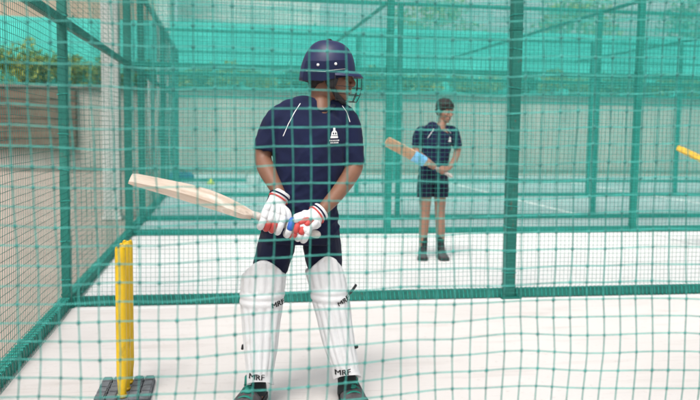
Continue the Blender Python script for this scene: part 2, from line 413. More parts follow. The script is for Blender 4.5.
t = thing('net_fence', 'green net fence running away along the left, behind the yellow stumps', 'net fence', (XE, YD[1], 0))
ys = [-1.5]+YD
for y in YD: post(XE, y, ZT, t, 0.031 if y < 6 else 0.043)
for a, b in zip(ys[:-1], ys[1:]):
    a2 = a+0.05; b2 = b-0.05
    bar('bottom_rail', (XE, a2, 0.04), (XE, b2, 0.04), (0.032, 0.035), t, 0.06 if b < 12 else 0, 0.003)
    bar('middle_rail', (XE, a2, ZM), (XE, b2, ZM), (0.026, 0.03), t)
    bar('top_rail', (XE, a2, ZT-0.03), (XE, b2, ZT-0.03), (0.025, 0.028), t)
net_mb((XE+0.06, -1.5, 0.01), (0, 1, 0), (0, 0, 1), YD[-1]+1.5, ZT-0.03, 0.042, 0.0014, 0.012, 11, wob=0.002).build('net', M['dark_net'], t)

t = thing('roof_net', 'green net stretched over the lanes on crossing beams, above the batsman', 'roof net', (XE, YD[1], ZT))
for a, b in zip(YD[:-1], YD[1:]):
    for x in ((2.3, 5.6, 8.9) if a > 3 else (5.6,)): bar('roof_beam', (x, a+0.03, ZT-0.03), (x, b-0.03, ZT-0.03), (0.022, 0.022), t, m='far_frame')
net_mb((XE, YD[0], ZT+0.01), (1, 0, 0), (0, 1, 0), 15, YD[-1]-YD[0], 0.06, 0.0023, 0.02, 21, wob=0.002).build('net', M['net'], t)

# ------------------------------------------------------------------ behind the lanes: wall, cladding, pillars, shrubs, shade cloth, buildings, trees
WY = 23.9; WZ = 2.36
t = thing('retaining_wall', 'long pale rendered retaining wall behind all the nets', 'wall', (0, WY, 0))
mb = MB(); mb.box((10, WY+0.6, WZ/2), (45, 0.6, WZ/2)); mb.build('wall', M['wall'], t)
mb = MB(); mb.box((10, WY+0.55, WZ+0.042), (45, 0.68, 0.04), bev=0.01); mb.build('coping', M['cap'], t)
mb = MB(); mb.box((10, WY-0.10, 0.06), (45, 0.096, 0.06)); mb.build('plinth', M['cap'], t)
a = px(-160, 86, WY-0.15); b = px(77, 148, WY-0.15)
mb = MB(); nb = 6
for k in range(nb):
    z0 = b.z+(a.z-b.z)*k/nb; z1 = b.z+(a.z-b.z)*(k+1)/nb
    mb.box(((a.x+b.x)/2, WY-0.14, (z0+z1)/2), ((b.x-a.x)/2, 0.13+0.012*(k % 2), (z1-z0)/2-0.006), bev=0.01)
tag(mb.build('wall_cladding', M['brown']), 'brown plank cladding fixed on the pale wall at the left', 'cladding')
def pillar(x, y, hx, h, label):
    t = thing('pillar', label, 'pillar', (x, y, 0), 'pale square pillars left of the nets')
    mb = MB(); mb.box((x, y, h/2), (hx, hx, h/2), bev=0.01); mb.build('shaft', M['pillar'], t)
    mb = MB(); mb.box((x, y, 0.025), (hx+0.02, hx+0.02, 0.025), bev=0.005); mb.build('base', M['pillar'], t)
g = px_ground(113, 219); pillar(g.x, g.y, 0.115, 6, 'nearer and wider of two pale square pillars, just outside the left net')
g = px_ground(163, 176); pillar(g.x, 22.3, 0.17, 8, 'farther pale square pillar, between the left net and the wall')
g = px(150, 78, 21.5)
mb = MB(); mb.tube([(g.x, 21.5, 0), (g.x, 21.5, g.z)], 0.06, n=10, roundcap=False); mb.ball((g.x, 21.5, g.z), (0.075, 0.075, 0.04))
tag(mb.build('bollard_post', M['pillar'], smooth=True), 'thin pale pipe post with a rounded top near the wall', 'post')

t = thing('shade_screen', 'turquoise shade cloth screen on poles along the top of the wall', 'shade screen', (0, WY+1.0, WZ))
mb = MB(); x0, x1 = -28, 50; n = 160; vs = []; fs = []
for i in range(n+1):
    for j in range(9):
        x = x0+(x1-x0)*i/n; z = WZ+0.05+2.05*j/8
        k = noise.noise(V((x*0.9, z*0.5, 3)))
        vs.append((x, WY+1.02+0.05*k+0.03*math.sin(x*5)*noise.noise(V((x*.3, 0, 1))), z+(0.05*noise.noise(V((x*.5, 9, 0))) if j == 8 else 0)))
for i in range(n):
    for j in range(8): fs.append((i*9+j, i*9+9+j, i*9+10+j, i*9+j+1))
mb.add(vs, fs); mb.build('cloth', M['cloth'], t, True)
for k in range(20):
    x = -26+k*3.6; mb = MB(); mb.tube([(x, WY+1.12, WZ+0.083), (x, WY+1.12, WZ+2.2)], 0.035, n=8, roundcap=False); mb.build('pole', M['frame'], t)

def leaves(mb, c, r, n, s, mis=(0,), shell=0.35, clumps=7):
    c = V(c); cl = []
    for _ in range(clumps):
        d = V((random.gauss(0, 1), random.gauss(0, 1), random.gauss(0, 1))).normalized()*random.uniform(0.35, 0.85)
        cl.append((V((d.x*r[0], d.y*r[1], d.z*r[2])), random.uniform(0.3, 0.55)))
    for _ in range(n):
        o, cr = random.choice(cl)
        d = V((random.gauss(0, 1), random.gauss(0, 1), random.gauss(0, 1))).normalized()*random.random()**shell*cr
        p = c+o+V((d.x*r[0], d.y*r[1], d.z*r[2]))
        a = V((random.gauss(0, 1), random.gauss(0, 1), random.gauss(0, 1))).normalized(); b = a.orthogonal().normalized()
        b = Matrix.Rotation(random.uniform(0, 6.28), 3, a) @ b; q = s*random.uniform(0.6, 1.4)
        e = a*0.25*q
        mb.add([p-b*q, p+a.cross(b)*q*0.45+e, p+b*q, p-a.cross(b)*q*0.45+e], [(0, 1, 2, 3)], random.choice(mis))
shr_lab = {0: 'yellow green bushy shrub', 1: 'mid green leafy shrub', 2: 'dark green low shrub'}
xpix = [-40, -6, 22, 46, 75, 98, 128, 152, 190, 214, 236, 262, 288, 312, 345, 372, 402, 428, 462, 490, 520, 552, 580, 612, 640, 668, 694, 726]
for k, xp in enumerate(xpix):
    kind = random.choice((0, 0, 1, 1, 2)); Y = WY+random.uniform(0.35, 0.75)
    if xp < 110: kind = (0, 1)[k % 2]
    p = px(xp, 80, Y); h = random.uniform(0.36, 0.5)*(1.5 if xp < 110 else 1.0)
    tt = thing('shrub', '', 'shrub', (p.x, Y, WZ+0.08), 'shrubs planted along the top of the wall')
    mb = MB(); leaves(mb, (p.x, Y, WZ+0.08+h*0.8), (random.uniform(0.55, 0.75), 0.3, h), 800, 0.07, (0, 0, 1), clumps=13)
    m1 = (M['leafA'], M['leafB'], M['leafC'])[kind]; m2 = (M['leafB'], M['leafA'], M['leafB'])[kind]
    mb.build('foliage', [m1, m2], tt)
    mb = MB()
    for _ in range(4): mb.tube([(p.x, Y, WZ+0.08), (p.x+random.uniform(-.25, .25), Y+random.uniform(-.1, .1), WZ+0.08+h)], [0.02, 0.008], n=5)
    mb.build('stem', M['bark'], tt)
    where = ('above the brown cladding' if xp < 78 else 'beside the pale pillars' if xp < 160 else 'between pillars and helmet' if xp < 300 else 'between helmet and boy' if xp < 430 else 'between boy and nearest post' if xp < 515 else 'right of the nearest post')
    tt['label'] = shr_lab[kind]+' '+where
    tt['px'] = xp
# number of look-alikes per place: tell them apart by their order in the row
from collections import defaultdict
gp = defaultdict(list)
for o in COL.objects:
    if o.type == 'EMPTY' and o.name.startswith('shrub'): gp[o['label']].append(o)
ordn = ['first', 'second', 'third', 'fourth', 'fifth', 'sixth', 'seventh', 'eighth']
for lab, lst in gp.items():
    lst.sort(key=lambda o: o['px'])
    if len(lst) > 1:
        for i, o in enumerate(lst): o['label'] = lab+', %s from the left' % ordn[i]
for o in COL.objects:
    if 'px' in o: del o['px']

def building(x0, x1, y, h, z0, m, label, rows, cols, ww, wh):
    t = thing('building', label, 'building', ((x0+x1)/2, y, z0))
    mb = MB(); mb.box(((x0+x1)/2, y+4, h/2), ((x1-x0)/2, 4, h/2)); mb.build('wall', m, t)
    mb = MB(); mb.box(((x0+x1)/2, y+4, h+0.153), ((x1-x0)/2+0.2, 4.2, 0.15)); mb.build('roof', M['cap'], t)
    for z in rows:
        for k in range(cols):
            x = x0+(x1-x0)*(k+0.5)/cols
            mb = MB(); mb.box((x, y-0.01, z), (ww+0.08, 0.03, wh+0.08)); f = mb.build('window', M['pillar'], t)
            mb = MB(); mb.box((x, y-0.045, z), (ww, 0.004, wh)); mb.build('pane', M['glass'], f)
    for z in rows[:-1]:
        mb = MB(); mb.box(((x0+x1)/2, y-0.04, z+wh+0.7), ((x1-x0)/2, 0.06, 0.07)); mb.build('ledge', M['pillar'], t)
a = px(-260, 20, 33); b = px(162, 20, 33)
building(a.x, b.x, 33, 13, 0, M['beige'], 'beige building rising behind the shade screen at the left', [4.0, 7.6, 11], 5, 0.5, 0.6)
a = px(178, 10, 42); b = px(320, 10, 42)
building(a.x, b.x, 42, 9.5, 0, M['greyb'], 'pale grey building behind the shade screen, left of the helmet', [], 0, 0.5, 0.5)

def tree(xp, Y, h, r, kind, label):
    g = px(xp, 40, Y); t = thing('tree', label, 'tree', (g.x, Y, 0), 'trees beyond the shade screen')
    mb = MB(); top = V((g.x+random.uniform(-.4, .4), Y, h*0.72))
    mb.tube([(g.x, Y, 0), (g.x+0.15, Y, h*0.35), top], [0.2, 0.14, 0.06], n=9, res=4)
    for _ in range(8):
        s = V((g.x, Y, 0)).lerp(top, random.uniform(0.5, 0.95)); d = V((random.uniform(-1, 1)*r, random.uniform(-1, 1)*r, random.uniform(0.3, 1.0)*r*0.8))
        mb.tube([s, s+d*0.5+V((0, 0, 0.15)), s+d], [0.06, 0.04, 0.015], n=6, res=2)
    mb.build('trunk', M['bark'], t, True)
    mb = MB(); leaves(mb, (g.x, Y, h*0.75), (r, r*0.9, h*0.30), 1300, 0.15, (0, 0, 1), clumps=15, shell=0.6)
    m1 = (M['leafB'], M['leafC'])[kind]; mb.build('crown', [m1, M['leafA'] if kind == 0 else M['leafB']], t)
tree(432, 38, 7.6, 2.2, 0, 'tree beyond the shade screen, above the boy')
tree(578, 36, 8.0, 2.4, 0, 'tree beyond the shade screen, right of the nearest post')
tree(705, 37, 8.2, 2.4, 1, 'tree beyond the shade screen, at the right edge of the photo')

# small things lying at the foot of the wall
g = px_ground(181, 181)
t = thing('kit_bag', 'dark blue kit bag lying near the foot of the back wall', 'bag', (g.x, g.y, 0))
mb = MB(); mb.tube([(g.x-0.24, g.y, 0.1), (g.x-0.17, g.y, 0.11), (g.x+0.17, g.y, 0.11), (g.x+0.24, g.y, 0.10)], [(0.08, 0.09), (0.1, 0.105), (0.1, 0.105), (0.08, 0.09)], n=14, ref=(0, 1, 0), res=3); mb.build('bag_body', M['bag'], t, True)
mb = MB(); mb.tube([(g.x-0.1, g.y-0.06, 0.19), (g.x-0.06, g.y-0.08, 0.26), (g.x+0.06, g.y-0.08, 0.26), (g.x+0.1, g.y-0.06, 0.19)], 0.014, n=6, res=4); mb.build('handle', M['black'], t, True)
g = px_ground(211, 184)
mb = MB(); mb.tube([(g.x, g.y, 0.0), (g.x, g.y, 0.02), (g.x, g.y, 0.021), (g.x, g.y, 0.1), (g.x, g.y, 0.13)], [0.10, 0.10, 0.07, 0.035, 0.025], n=14, roundcap=False)
tag(mb.build('marker_cone', M['lime'], smooth=True), 'small lime training cone near the back wall, right of the blue bag', 'cone')
g = px_ground(254, 195)
t = thing('bucket', 'white bucket beyond the nets, beside the batsman\'s elbow', 'bucket', (g.x, g.y, 0))
mb = MB(); mb.tube([(g.x, g.y, 0.0), (g.x, g.y, 0.02), (g.x, g.y, 0.34), (g.x, g.y, 0.36)], [0.11, 0.115, 0.145, 0.15], n=16, roundcap=False); mb.build('pail', M['whitep'], t, True)
mb = MB(); mb.tube([(g.x-0.15, g.y, 0.33), (g.x-0.1, g.y-.05, 0.46), (g.x+0.1, g.y-.05, 0.46), (g.x+0.15, g.y, 0.33)], 0.006, n=6, res=4); mb.build('handle', M['steel'], t, True)

# ------------------------------------------------------------------ stumps
gx, gy = -0.475, 3.93
t = thing('stump_set', 'yellow plastic stumps on a dark rubber base beside the batsman', 'stumps', (gx, gy, 0))
for k in range(3):
    y = gy-0.105+0.105*k; x = gx+0.004*(k-1)
    mb = MB(); h = 0.735
    mb.tube([(x, y, 0.03), (x, y, 0.05), (x, y, 0.09), (x, y, 0.12), (x, y, h-0.05), (x, y, h-0.012), (x, y, h)], [0.019, 0.020, 0.022, 0.0255, 0.0255, 0.0255, 0.0235], n=20, roundcap=False)
    for s in (-1, 1): mb.box((x+s*0.014, y, h+0.002), (0.007, 0.02, 0.003), bev=0.002)
    s_ = mb.build('stump', M['yellow'], t, True)
    try: s_.data.set_sharp_from_angle(angle=0.7)
    except Exception: pass
    mb = MB(); mb.tube([(x, y, 0.018), (x, y, 0.032)], 0.023, n=16, roundcap=False); mb.build('spring_socket', M['amber'], t, True)
mb = MB(); mb.box((gx, gy, 0.008), (0.128, 0.165, 0.008), bev=0.003)
for i in range(2):
    for s in (-1, 1):
        for j in range(4):
            mb.box((gx+s*(0.050+0.053*i), gy-0.124+0.0825*j, 0.027), (0.024, 0.036, 0.0115), bev=0.006)
mb.build('base', M['rubber'], t)

# ------------------------------------------------------------------ people
def arc_finger(H, a, e1, e2, s, th0, th1, R, r, n=9, lift=0.0):
    pts = []
    for k in range(n):
        th = th0+(th1-th0)*k/(n-1); pts.append(H+a*s+(e1*math.cos(th)+e2*math.sin(th))*R)
    return pts
def gripping_hand(mb, H, a, wrist, up, R, fr, span, thumb_side, flen=3.9):
    """palm, four fingers bent round the handle through H along a, and a thumb closing from the other side"""
    a = V(a).normalized(); H = V(H); wrist = V(wrist)
    e1 = V((0, -1, 0)); e1 = (e1-a*e1.dot(a)).normalized()       # towards the front
    e2 = V((0, 0, 1)); e2 = (e2-a*e2.dot(a)-e1*e2.dot(e1)).normalized()
    th0 = up
    k0 = H+(e1*math.cos(th0)+e2*math.sin(th0))*(R+0.004)
    w0 = wrist
    lens = [0.9, 1.0, 0.96, 0.8] if thumb_side > 0 else [0.8, 0.96, 1.0, 0.9]
    fing = []
    for i in range(4):
        s = (-1.5+i)*span
        pts = arc_finger(H, a, e1, e2, s, th0, th0-flen*lens[i], R, fr)
        base = w0.lerp(k0+a*s, 0.62)
        mb.tube([base]+pts, [fr*1.15]+[fr*1.1]*3+[fr]*3+[fr*0.86]*3, n=10)
        fing.append([base]+pts)
    mid = w0.lerp(k0, 0.55)
    mb.tube([w0, mid, k0], [(span*1.3, fr*1.5), (span*2.0, fr*1.55), (span*2.1, fr*1.2)], ref=a, n=14)
    ts = thumb_side*span*2.1
    tp = [w0.lerp(mid, 0.5)+a*ts*0.5, mid+a*ts*0.95-e1*0.002, H+a*ts*1.15+(e1*0.35+e2*0.95)*R*1.1, H+a*ts*1.05+(e1*-0.55+e2*0.85)*R*1.1]
    mb.tube(tp, [fr*1.2, fr*1.25, fr*1.1, fr*0.9], n=10, res=2)
    return fing, k0, e1, e2

def make_head(mb, c, R, s=1.0, eyes=None):
    """head volumes in a frame facing -Y; c is the middle of the skull"""
    def P(x, y, z): return V(c)+R @ (V((x, y, z))*s)
    def B(x, y, z, rx, ry, rz): mb.ball(P(x, y, z), (rx*s, ry*s, rz*s), R=R, nu=20, nv=14)
    B(0, 0.012, 0.035, 0.074, 0.094, 0.082)      # skull
    B(0, -0.032, -0.015, 0.062, 0.058, 0.075)    # mid face
    B(0, -0.044, -0.072, 0.042, 0.044, 0.038)    # jaw
    B(0, -0.072, -0.093, 0.019, 0.019, 0.017)    # chin
    B(0, -0.012, -0.06, 0.054, 0.06, 0.045)      # jaw angle
    for k in (-1, 1):
        B(k*0.036, -0.068, -0.018, 0.022, 0.02, 0.018)   # cheek
        B(k*0.027, -0.079, 0.026, 0.024, 0.014, 0.010)   # brow
        B(k*0.076, 0.008, -0.012, 0.010, 0.019, 0.030)   # ear
        B(k*0.0115, -0.098, -0.031, 0.0085, 0.010, 0.007)
        B(k*0.032, -0.0745, 0.0085, 0.015, 0.014, 0.009)
    mb.tube([P(0, -0.086, 0.016), P(0, -0.098, -0.004), P(0, -0.112, -0.026), P(0, -0.104, -0.036)], [0.008*s, 0.009*s, 0.0115*s, 0.009*s], n=10, res=2)
    mb.tube([P(-0.02, -0.083, -0.058), P(0, -0.096, -0.055), P(0.02, -0.083, -0.058)], [0.006*s, 0.0078*s, 0.006*s], n=8, res=3)
    mb.tube([P(-0.017, -0.083, -0.070), P(0, -0.094, -0.069), P(0.017, -0.083, -0.070)], [0.006*s, 0.0088*s, 0.006*s], n=8, res=3)
    return P
def face_extras(o_parent, P, R, s, m_skin):
    mb = MB()
    for k in (-1, 1):
        mb.ball(P(k*0.031, -0.0795, 0.009), (0.0122*s, 0.0105*s, 0.0072*s), R=R, mi=0)
        mb.ball(P(k*0.031, -0.0875, 0.009), (0.0055*s, 0.0036*s, 0.0055*s), R=R, mi=1)
    mb.build('eyes', [M['eye'], M['iris']], o_parent, True)
    mb = MB()
    for k in (-1, 1):
        mb.tube([P(k*0.014, -0.0925, 0.030), P(k*0.03, -0.0925, 0.036), P(k*0.048, -0.080, 0.031)], [0.0034*s, 0.004*s, 0.002*s], n=6, res=3)
    mb.build('eyebrows', M['hair'], o_parent, True)
    mb = MB()
    mb.tube([P(-0.021, -0.0865, -0.0635), P(0, -0.1005, -0.0635), P(0.021, -0.0865, -0.0635)], [0.0028*s, 0.0055*s, 0.0028*s], n=8, res=3)
    mb.build('lips', M['lip'], o_parent, True)

def cloth_wr(amp, seed, zs=1.0):
    def f(co):
        a = noise.noise(V((co.x*9, co.y*9, co.z*5*zs+seed)))
        b = noise.noise(V((co.x*22+co.z*14, co.y*22, co.z*9*zs+seed*2)))
        c = abs(noise.noise(V((co.x*12-co.z*10, co.y*14, co.z*16*zs+seed*5))))
        return amp*(0.55*a+0.45*b+0.7*(0.3-c))
    return f

def shoe_mb(toe, heel, w=0.047, h=0.075):
    toe, heel = V(toe), V(heel); d = (heel-toe).normalized(); s = d.cross(V((0, 0, 1))).normalized(); L = (heel-toe).length
    prof = [(0.0, 0.55, 0.028), (0.06, 0.85, 0.04), (0.18, 1.05, 0.052), (0.34, 1.08, 0.064), (0.52, 0.98, 0.085), (0.68, 0.86, 0.105), (0.84, 0.82, 0.112), (0.97, 0.72, 0.105), (1.0, 0.5, 0.09)]
    n = 14; vs = []; fs = []
    for t, wf, hh in prof:
        for k in range(n):
            a = 2*math.pi*k/n; cx = math.cos(a); sz = math.sin(a)
            vs.append(toe+d*(t*L)+s*(w*wf*(abs(cx)**0.8)*(1 if cx > 0 else -1))+V((0, 0, 0.022+(hh-0.022)*max(0, sz)**0.8+0.008*min(0, sz))))
    for i in range(len(prof)-1):
        for k in range(n):
            k2 = (k+1) % n; fs.append((i*n+k, i*n+k2, i*n+n+k2, i*n+n+k))
    fs.append(tuple(range(n))); fs.append(tuple((len(prof)-1)*n+k for k in range(n)))
    up = MB(); up.add(vs, fs)
    so = MB(); vs = []; fs = []
    m = len(prof)
    for zz in (0.0, 0.026):
        for t, wf, hh in prof: vs.append(toe+d*(t*L*1.02-0.004)+s*(w*wf*1.07+0.002)+V((0, 0, zz+(0.012 if t < 0.03 else 0)*(1 if zz == 0 else 0.4))))
        for t, wf, hh in reversed(prof): vs.append(toe+d*(t*L*1.02-0.004)-s*(w*wf*1.07+0.002)+V((0, 0, zz+(0.012 if t < 0.03 else 0)*(1 if zz == 0 else 0.4))))
    q = 2*m
    for k in range(q):
        k2 = (k+1) % q; fs.append((k, k2, q+k2, q+k))
    fs.append(tuple(reversed(range(q)))); fs.append(tuple(q+k for k in range(q))); so.add(vs, fs)
    tg = MB()
    tg.tube([toe+d*(0.40*L)+V((0, 0, 0.074)), toe+d*(0.54*L)+V((0, 0, 0.094)), toe+d*(0.68*L)+V((0, 0, 0.122))], [(0.018, 0.008), (0.021, 0.009), (0.024, 0.008)], ref=s, n=12, res=2)
    la = MB()
    for k in range(4):
        c = toe+d*((0.40+0.075*k)*L)+V((0, 0, 0.084+0.0125*k)); la.tube([c-s*0.03-V((0, 0, 0.016)), c+V((0, 0, 0.003)), c+s*0.03-V((0, 0, 0.016))], 0.0032, n=6, res=2)
    return up, so, tg, la

def bat(handle_end, toe, back, mats, label, width=0.108, spine=0.062, edge=0.034, sticker=None, name='cricket_bat', blade_f=0.64):
    """bat from the handle's end to the toe; back = the way the spine side faces"""
    he, toe = V(handle_end), V(toe); a = (toe-he).normalized(); L = (toe-he).length
    b = V(back); b = (b-a*b.dot(a)).normalized(); s = a.cross(b)
    t = thing(name, label, 'cricket bat', tuple(he))
    n0 = L*(1-blade_f)
    secs = []
    for k in range(29):
        u = k/28
        wf = min(1.0, 0.36+u*7.5) if u < 0.09 else 1.0
        if u > 0.94: wf *= math.sqrt(max(0.0, 1-((u-0.94)/0.065)**2))*0.25+0.75
        sp = 0.026+(spine-0.026)*math.sin(math.pi*min(1, (u*0.93+0.05)**0.85))**1.2
        if u > 0.85: sp = max(0.02, sp)
        ed = 0.016+(edge-0.016)*math.sin(math.pi*min(1, u*0.9+0.08))
        if u > 0.97: sp *= 0.9; ed *= 0.85
        secs.append((n0+u*(L-n0), width/2*wf, sp, min(ed, sp*0.8)))
    vs = []; m = 11
    for l, hw, sp, ed in secs:
        c = he+a*l
        prof = [(-1, 0.15), (-0.985, 0.9), (-0.8, 1.05), (-0.45, 0), (0, 0), (0.45, 0), (0.8, 1.05), (0.985, 0.9), (1, 0.15), (0.5, -1), (-0.5, -1)]
        for x, q in prof:
            ax = abs(x)
            if q == 0: h = ed+(sp-ed)*(1-ax/0.9)**0.9 if ax else sp
            elif q == -1: h = -0.0035
            elif q == 1.05: h = ed+(sp-ed)*0.12
            else: h = ed*q
            vs.append(c+s*(hw*x)+b*(h-0.018))
    fs = []
    for i in range(len(secs)-1):
        for k in range(m):
            k2 = (k+1) % m; fs.append((i*m+k, i*m+k2, i*m+m+k2, i*m+m+k))
    fs.append(tuple(reversed(range(m)))); fs.append(tuple((len(secs)-1)*m+k for k in range(m)))
    # the blade's own axes: local x runs along the blade so the grain follows it
    R = Matrix((a, s, b)).transposed().to_4x4(); R.translation = he
    Ri = R.inverted(); mb = MB(); mb.add([Ri @ q for q in vs], fs)
    o = mb.build('blade', mats[0], None, True); o.parent = t; o.matrix_parent_inverse = world_of(t).inverted() @ R
    try: o.data.set_sharp_from_angle(angle=0.6)
    except Exception: pass
    mb = MB(); mb.tube([he, he+a*0.006, he+a*(n0*0.5), he+a*(n0*0.97), he+a*(n0+0.05)], [0.0175, 0.018, 0.0165, 0.0165, 0.012], n=16); mb.build('grip', mats[1], t, True)
    if sticker:
        u0, u1 = sticker; vs2 = []; fs2 = []
        sel = [i for i in range(len(secs)) if u0 <= i/28 <= u1]
        for i in sel:
            ring = vs[i*m:(i+1)*m]; c = he+a*secs[i][0]+b*(secs[i][2]*0.3)
            vs2 += [c+(q-c)*1.03+(q-c).normalized()*0.001 for q in ring]
        for i in range(len(sel)-1):
            for k in range(m):
                k2 = (k+1) % m; fs2.append((i*m+k, i*m+k2, i*m+m+k2, i*m+m+k))
        mb = MB(); mb.add(vs2, fs2); mb.build('sticker', M['sky_blue'], t, True)
    return t

# ---------------------------------------------------------------- the batsman
YB = 3.70
def B(x, y, dy=0.0): return px(x, y, YB+dy)
bt = thing('person', 'batsman in a navy helmet, navy kit and white leg pads holding a cricket bat', 'person', (0.36, YB, 0))

bat_t = bat(B(317, 234.5, -0.20), B(131, 176.5, -0.22), (0.05, -0.30, 1.0), (M['willow'], M['grip']), 'pale willow cricket bat held out to the left in white gloves', sticker=None, spine=0.068, edge=0.042)
HE, TOE = B(317, 234.5, -0.20), B(131, 176.5, -0.22); AX = (TOE-HE).normalized()
def on_handle(x):           # point of the handle under photograph column x
    return HE.lerp(TOE, (317-x)/(317-131))

HR = Matrix.Rotation(math.radians(79), 3, 'Z') @ Matrix.Rotation(math.radians(4), 3, 'X')
HC = B(330, 76)
body = MB()
HP = make_head(body, HC, HR, 1.02)
body.tube([HP(0, 0.03, -0.03), B(322, 97, 0.012), B(318, 110, 0.012), B(316, 122, 0.01)], [(0.052, 0.055), (0.054, 0.055), (0.066, 0.058), (0.10, 0.06)], n=16, res=3)
body.tube([B(321, 103, -0.02), B(321, 113, -0.052)], [0.045, 0.038], n=14)
body.tube([B(313, 112), B(311, 122), B(309, 150), B(306, 185), B(302, 210), B(300, 222)], [(0.13, 0.06), (0.16, 0.085), (0.155, 0.095), (0.13, 0.085), (0.14, 0.09), (0.14, 0.085)], n=20, res=3)
LW = B(279.5, 193, -0.165); RW = B(321, 211.5, -0.175)
body.tube([B(276, 121), B(266, 140, 0.0), B(263, 158, -0.01), B(267, 170, -0.06), B(273, 182, -0.12), LW], [0.046, 0.043, 0.040, 0.041, 0.034, 0.027], n=14, res=3)
body.tube([B(347, 121), B(352, 142), B(355, 163, -0.005), B(350, 175, -0.03), B(337, 194, -0.11), RW], [0.046, 0.043, 0.041, 0.042, 0.035, 0.027], n=14, res=3)
body.tube([B(280, 225), B(272, 262, 0.02), B(264, 296, -0.01), B(262, 315, 0.0), B(259, 345, 0.01), B(256, 383, 0.02), B(255, 396, 0.01)], [0.07, 0.058, 0.052, 0.05, 0.05, 0.036, 0.04], n=16, res=3)
body.tube([B(318, 225), B(325, 262, 0.02), B(331, 293, -0.01), B(334, 312, 0.0), B(340, 345, 0.01), B(347, 379, 0.02), B(348, 394, 0.01)], [0.07, 0.058, 0.052, 0.05, 0.05, 0.036, 0.04], n=16, res=3)
bd = body.remesh('body', M['skinA'], 0.006, bt, smooth=3)
face_extras(bd, HP, HR, 1.02, M['skinA'])

sh = MB()
sh.tube([B(318, 103, 0.01), B(316, 108, 0.005), B(313, 116), B(310, 132, -0.005), B(308.5, 160, -0.005), B(305, 190), B(301, 214), B(299.5, 232)],
        [(0.075, 0.06), (0.118, 0.075), (0.165, 0.095), (0.172, 0.118), (0.165, 0.122), (0.157, 0.115), (0.172, 0.122), (0.19, 0.13)], n=28, res=4, roundcap=False)
sh.tube([B(287, 117), B(278, 121), B(270.5, 136), B(266.5, 152, -0.012)], [0.056, 0.062, 0.059, 0.055], n=18, res=3, roundcap=False)
sh.tube([B(337, 117), B(347, 122), B(351, 141), B(353.5, 164, -0.008)], [0.056, 0.060, 0.056, 0.051], n=18, res=3, roundcap=False)
sh.tube([B(311, 107, 0.01), B(296, 109.5, 0.008), B(280, 117)], [0.045, 0.052, 0.056], n=16, res=3)
sh.tube([B(327, 107, 0.01), B(337, 110.5, 0.006), B(344, 117)], [0.045, 0.05, 0.055], n=16, res=3)
def folds(co):
    base = cloth_wr(0.008, 3)(co)
    d = (co.x-0.36)*(1 if co.x > 0.36 else -1)
    q = noise.noise(V((co.x*4, co.y*5, co.z*4)))
    ridge = 1-abs(math.sin(co.z*26+d*34+q*3.5)); fade = max(0.0, min(1.0, (1.28-co.z)/0.12))
    ridge2 = 1-abs(math.sin(co.z*44-d*18+q*5+1)); low = max(0.0, min(1.0, (1.02-co.z)/0.12))
    m_ = 0.5+0.5*noise.noise(V((co.x*6+5, co.y*6, co.z*3)))
    return max(-0.002, base)+0.012*(ridge**2)*fade*m_+0.009*(ridge2**2)*low*m_
shirt = sh.remesh('shirt', M['navy'], 0.006, bt, smooth=4, wr=folds)
cm = MB(); pts = []
for k in range(25):
    th = 2*math.pi*k/24; pts.append(B(319.5, 106.5, -0.012)+V((0.066*math.cos(th), 0.066*math.sin(th), 0.022*math.sin(th)+0.012*abs(math.cos(th)))))
cm.tube(pts, [(0.008, 0.012)]*25, n=8, ref=(0, 0, 1), cap=False); cm.build('collar', M['navy2'], shirt, True)
# piping: thin white seams from neck to armpit
def ribbon(pix, wdt, n=24):
    pts = []
    P = [V((x, y, 0)) for x, y in pix]
    for i in range(n+1):
        t = i/n*(len(P)-1); k = min(int(t), len(P)-2); pts.append(P[k].lerp(P[k+1], t-k))
    o = px(310, 140, YB); L = []; Rr = []
    for i, p in enumerate(pts):
        d = (pts[min(i+1, n)]-pts[max(i-1, 0)]).normalized(); nn = V((-d.y, d.x, 0))*wdt
        for A, q in ((L, p-nn), (Rr, p+nn)):
            w_ = px(q.x, q.y, YB)-o; A.append((w_.x, w_.z))
    return (L+Rr, [(i, i+1, n+1+i+1, n+1+i) for i in range(n)]), o
for nm, pix in (('piping', [(299, 104), (293, 113), (287, 124), (282, 136)]), ('piping', [(341, 106), (345, 112), (348, 122)])):
    (shp), o = ribbon(pix, 0.28)
    decal([shp], shirt, o, (1, 0, 0), (0, 0, 1), 0.0016, nm, M['whitep'], shirt)
# crest: small tower shaped emblem over two short lines of lettering
oc = px(331, 134.5, YB); k = 1/216.0
cr = [disc(0, 0.6*k, 3.0*k, 3.6*k, 16), rect(-3.9*k, -3.4*k, 3.9*k, -1.6*k), rect(-1.0*k, 3.0*k, 1.0*k, 6.6*k), rect(-3.2*k, -2*k, 3.2*k, 0.4*k)]
decal(cr, shirt, oc, (1, 0, 0.03), (0, 0, 1), 0.0022, 'crest', M['whitep'], shirt)
cr2 = [disc(-1.1*k, 1.2*k, 0.7*k, 1.0*k, 8), disc(1.2*k, 1.2*k, 0.7*k, 1.0*k, 8), rect(-2.6*k, -1.2*k, 2.6*k, -0.7*k)]
decal(cr2, shirt, oc, (1, 0, 0.03), (0, 0, 1), 0.0034, 'crest_detail', M['navy'], shirt)
ln = []
for j, row in enumerate(((-5, -3.4, -1.7, -0.2, 1.4, 3.0, 4.2), (-3.9, -2.4, -0.6, 0.8, 2.2, 3.4))):
    for i, x in enumerate(row): ln.append(rect(x*k, (-6.2-2.2*j)*k, (x+0.95)*k, (-4.9-2.2*j)*k, 1))
decal(ln, shirt, oc, (1, 0, 0.03), (0, 0, 1), 0.0022, 'crest_lettering', M['whitep'], shirt)

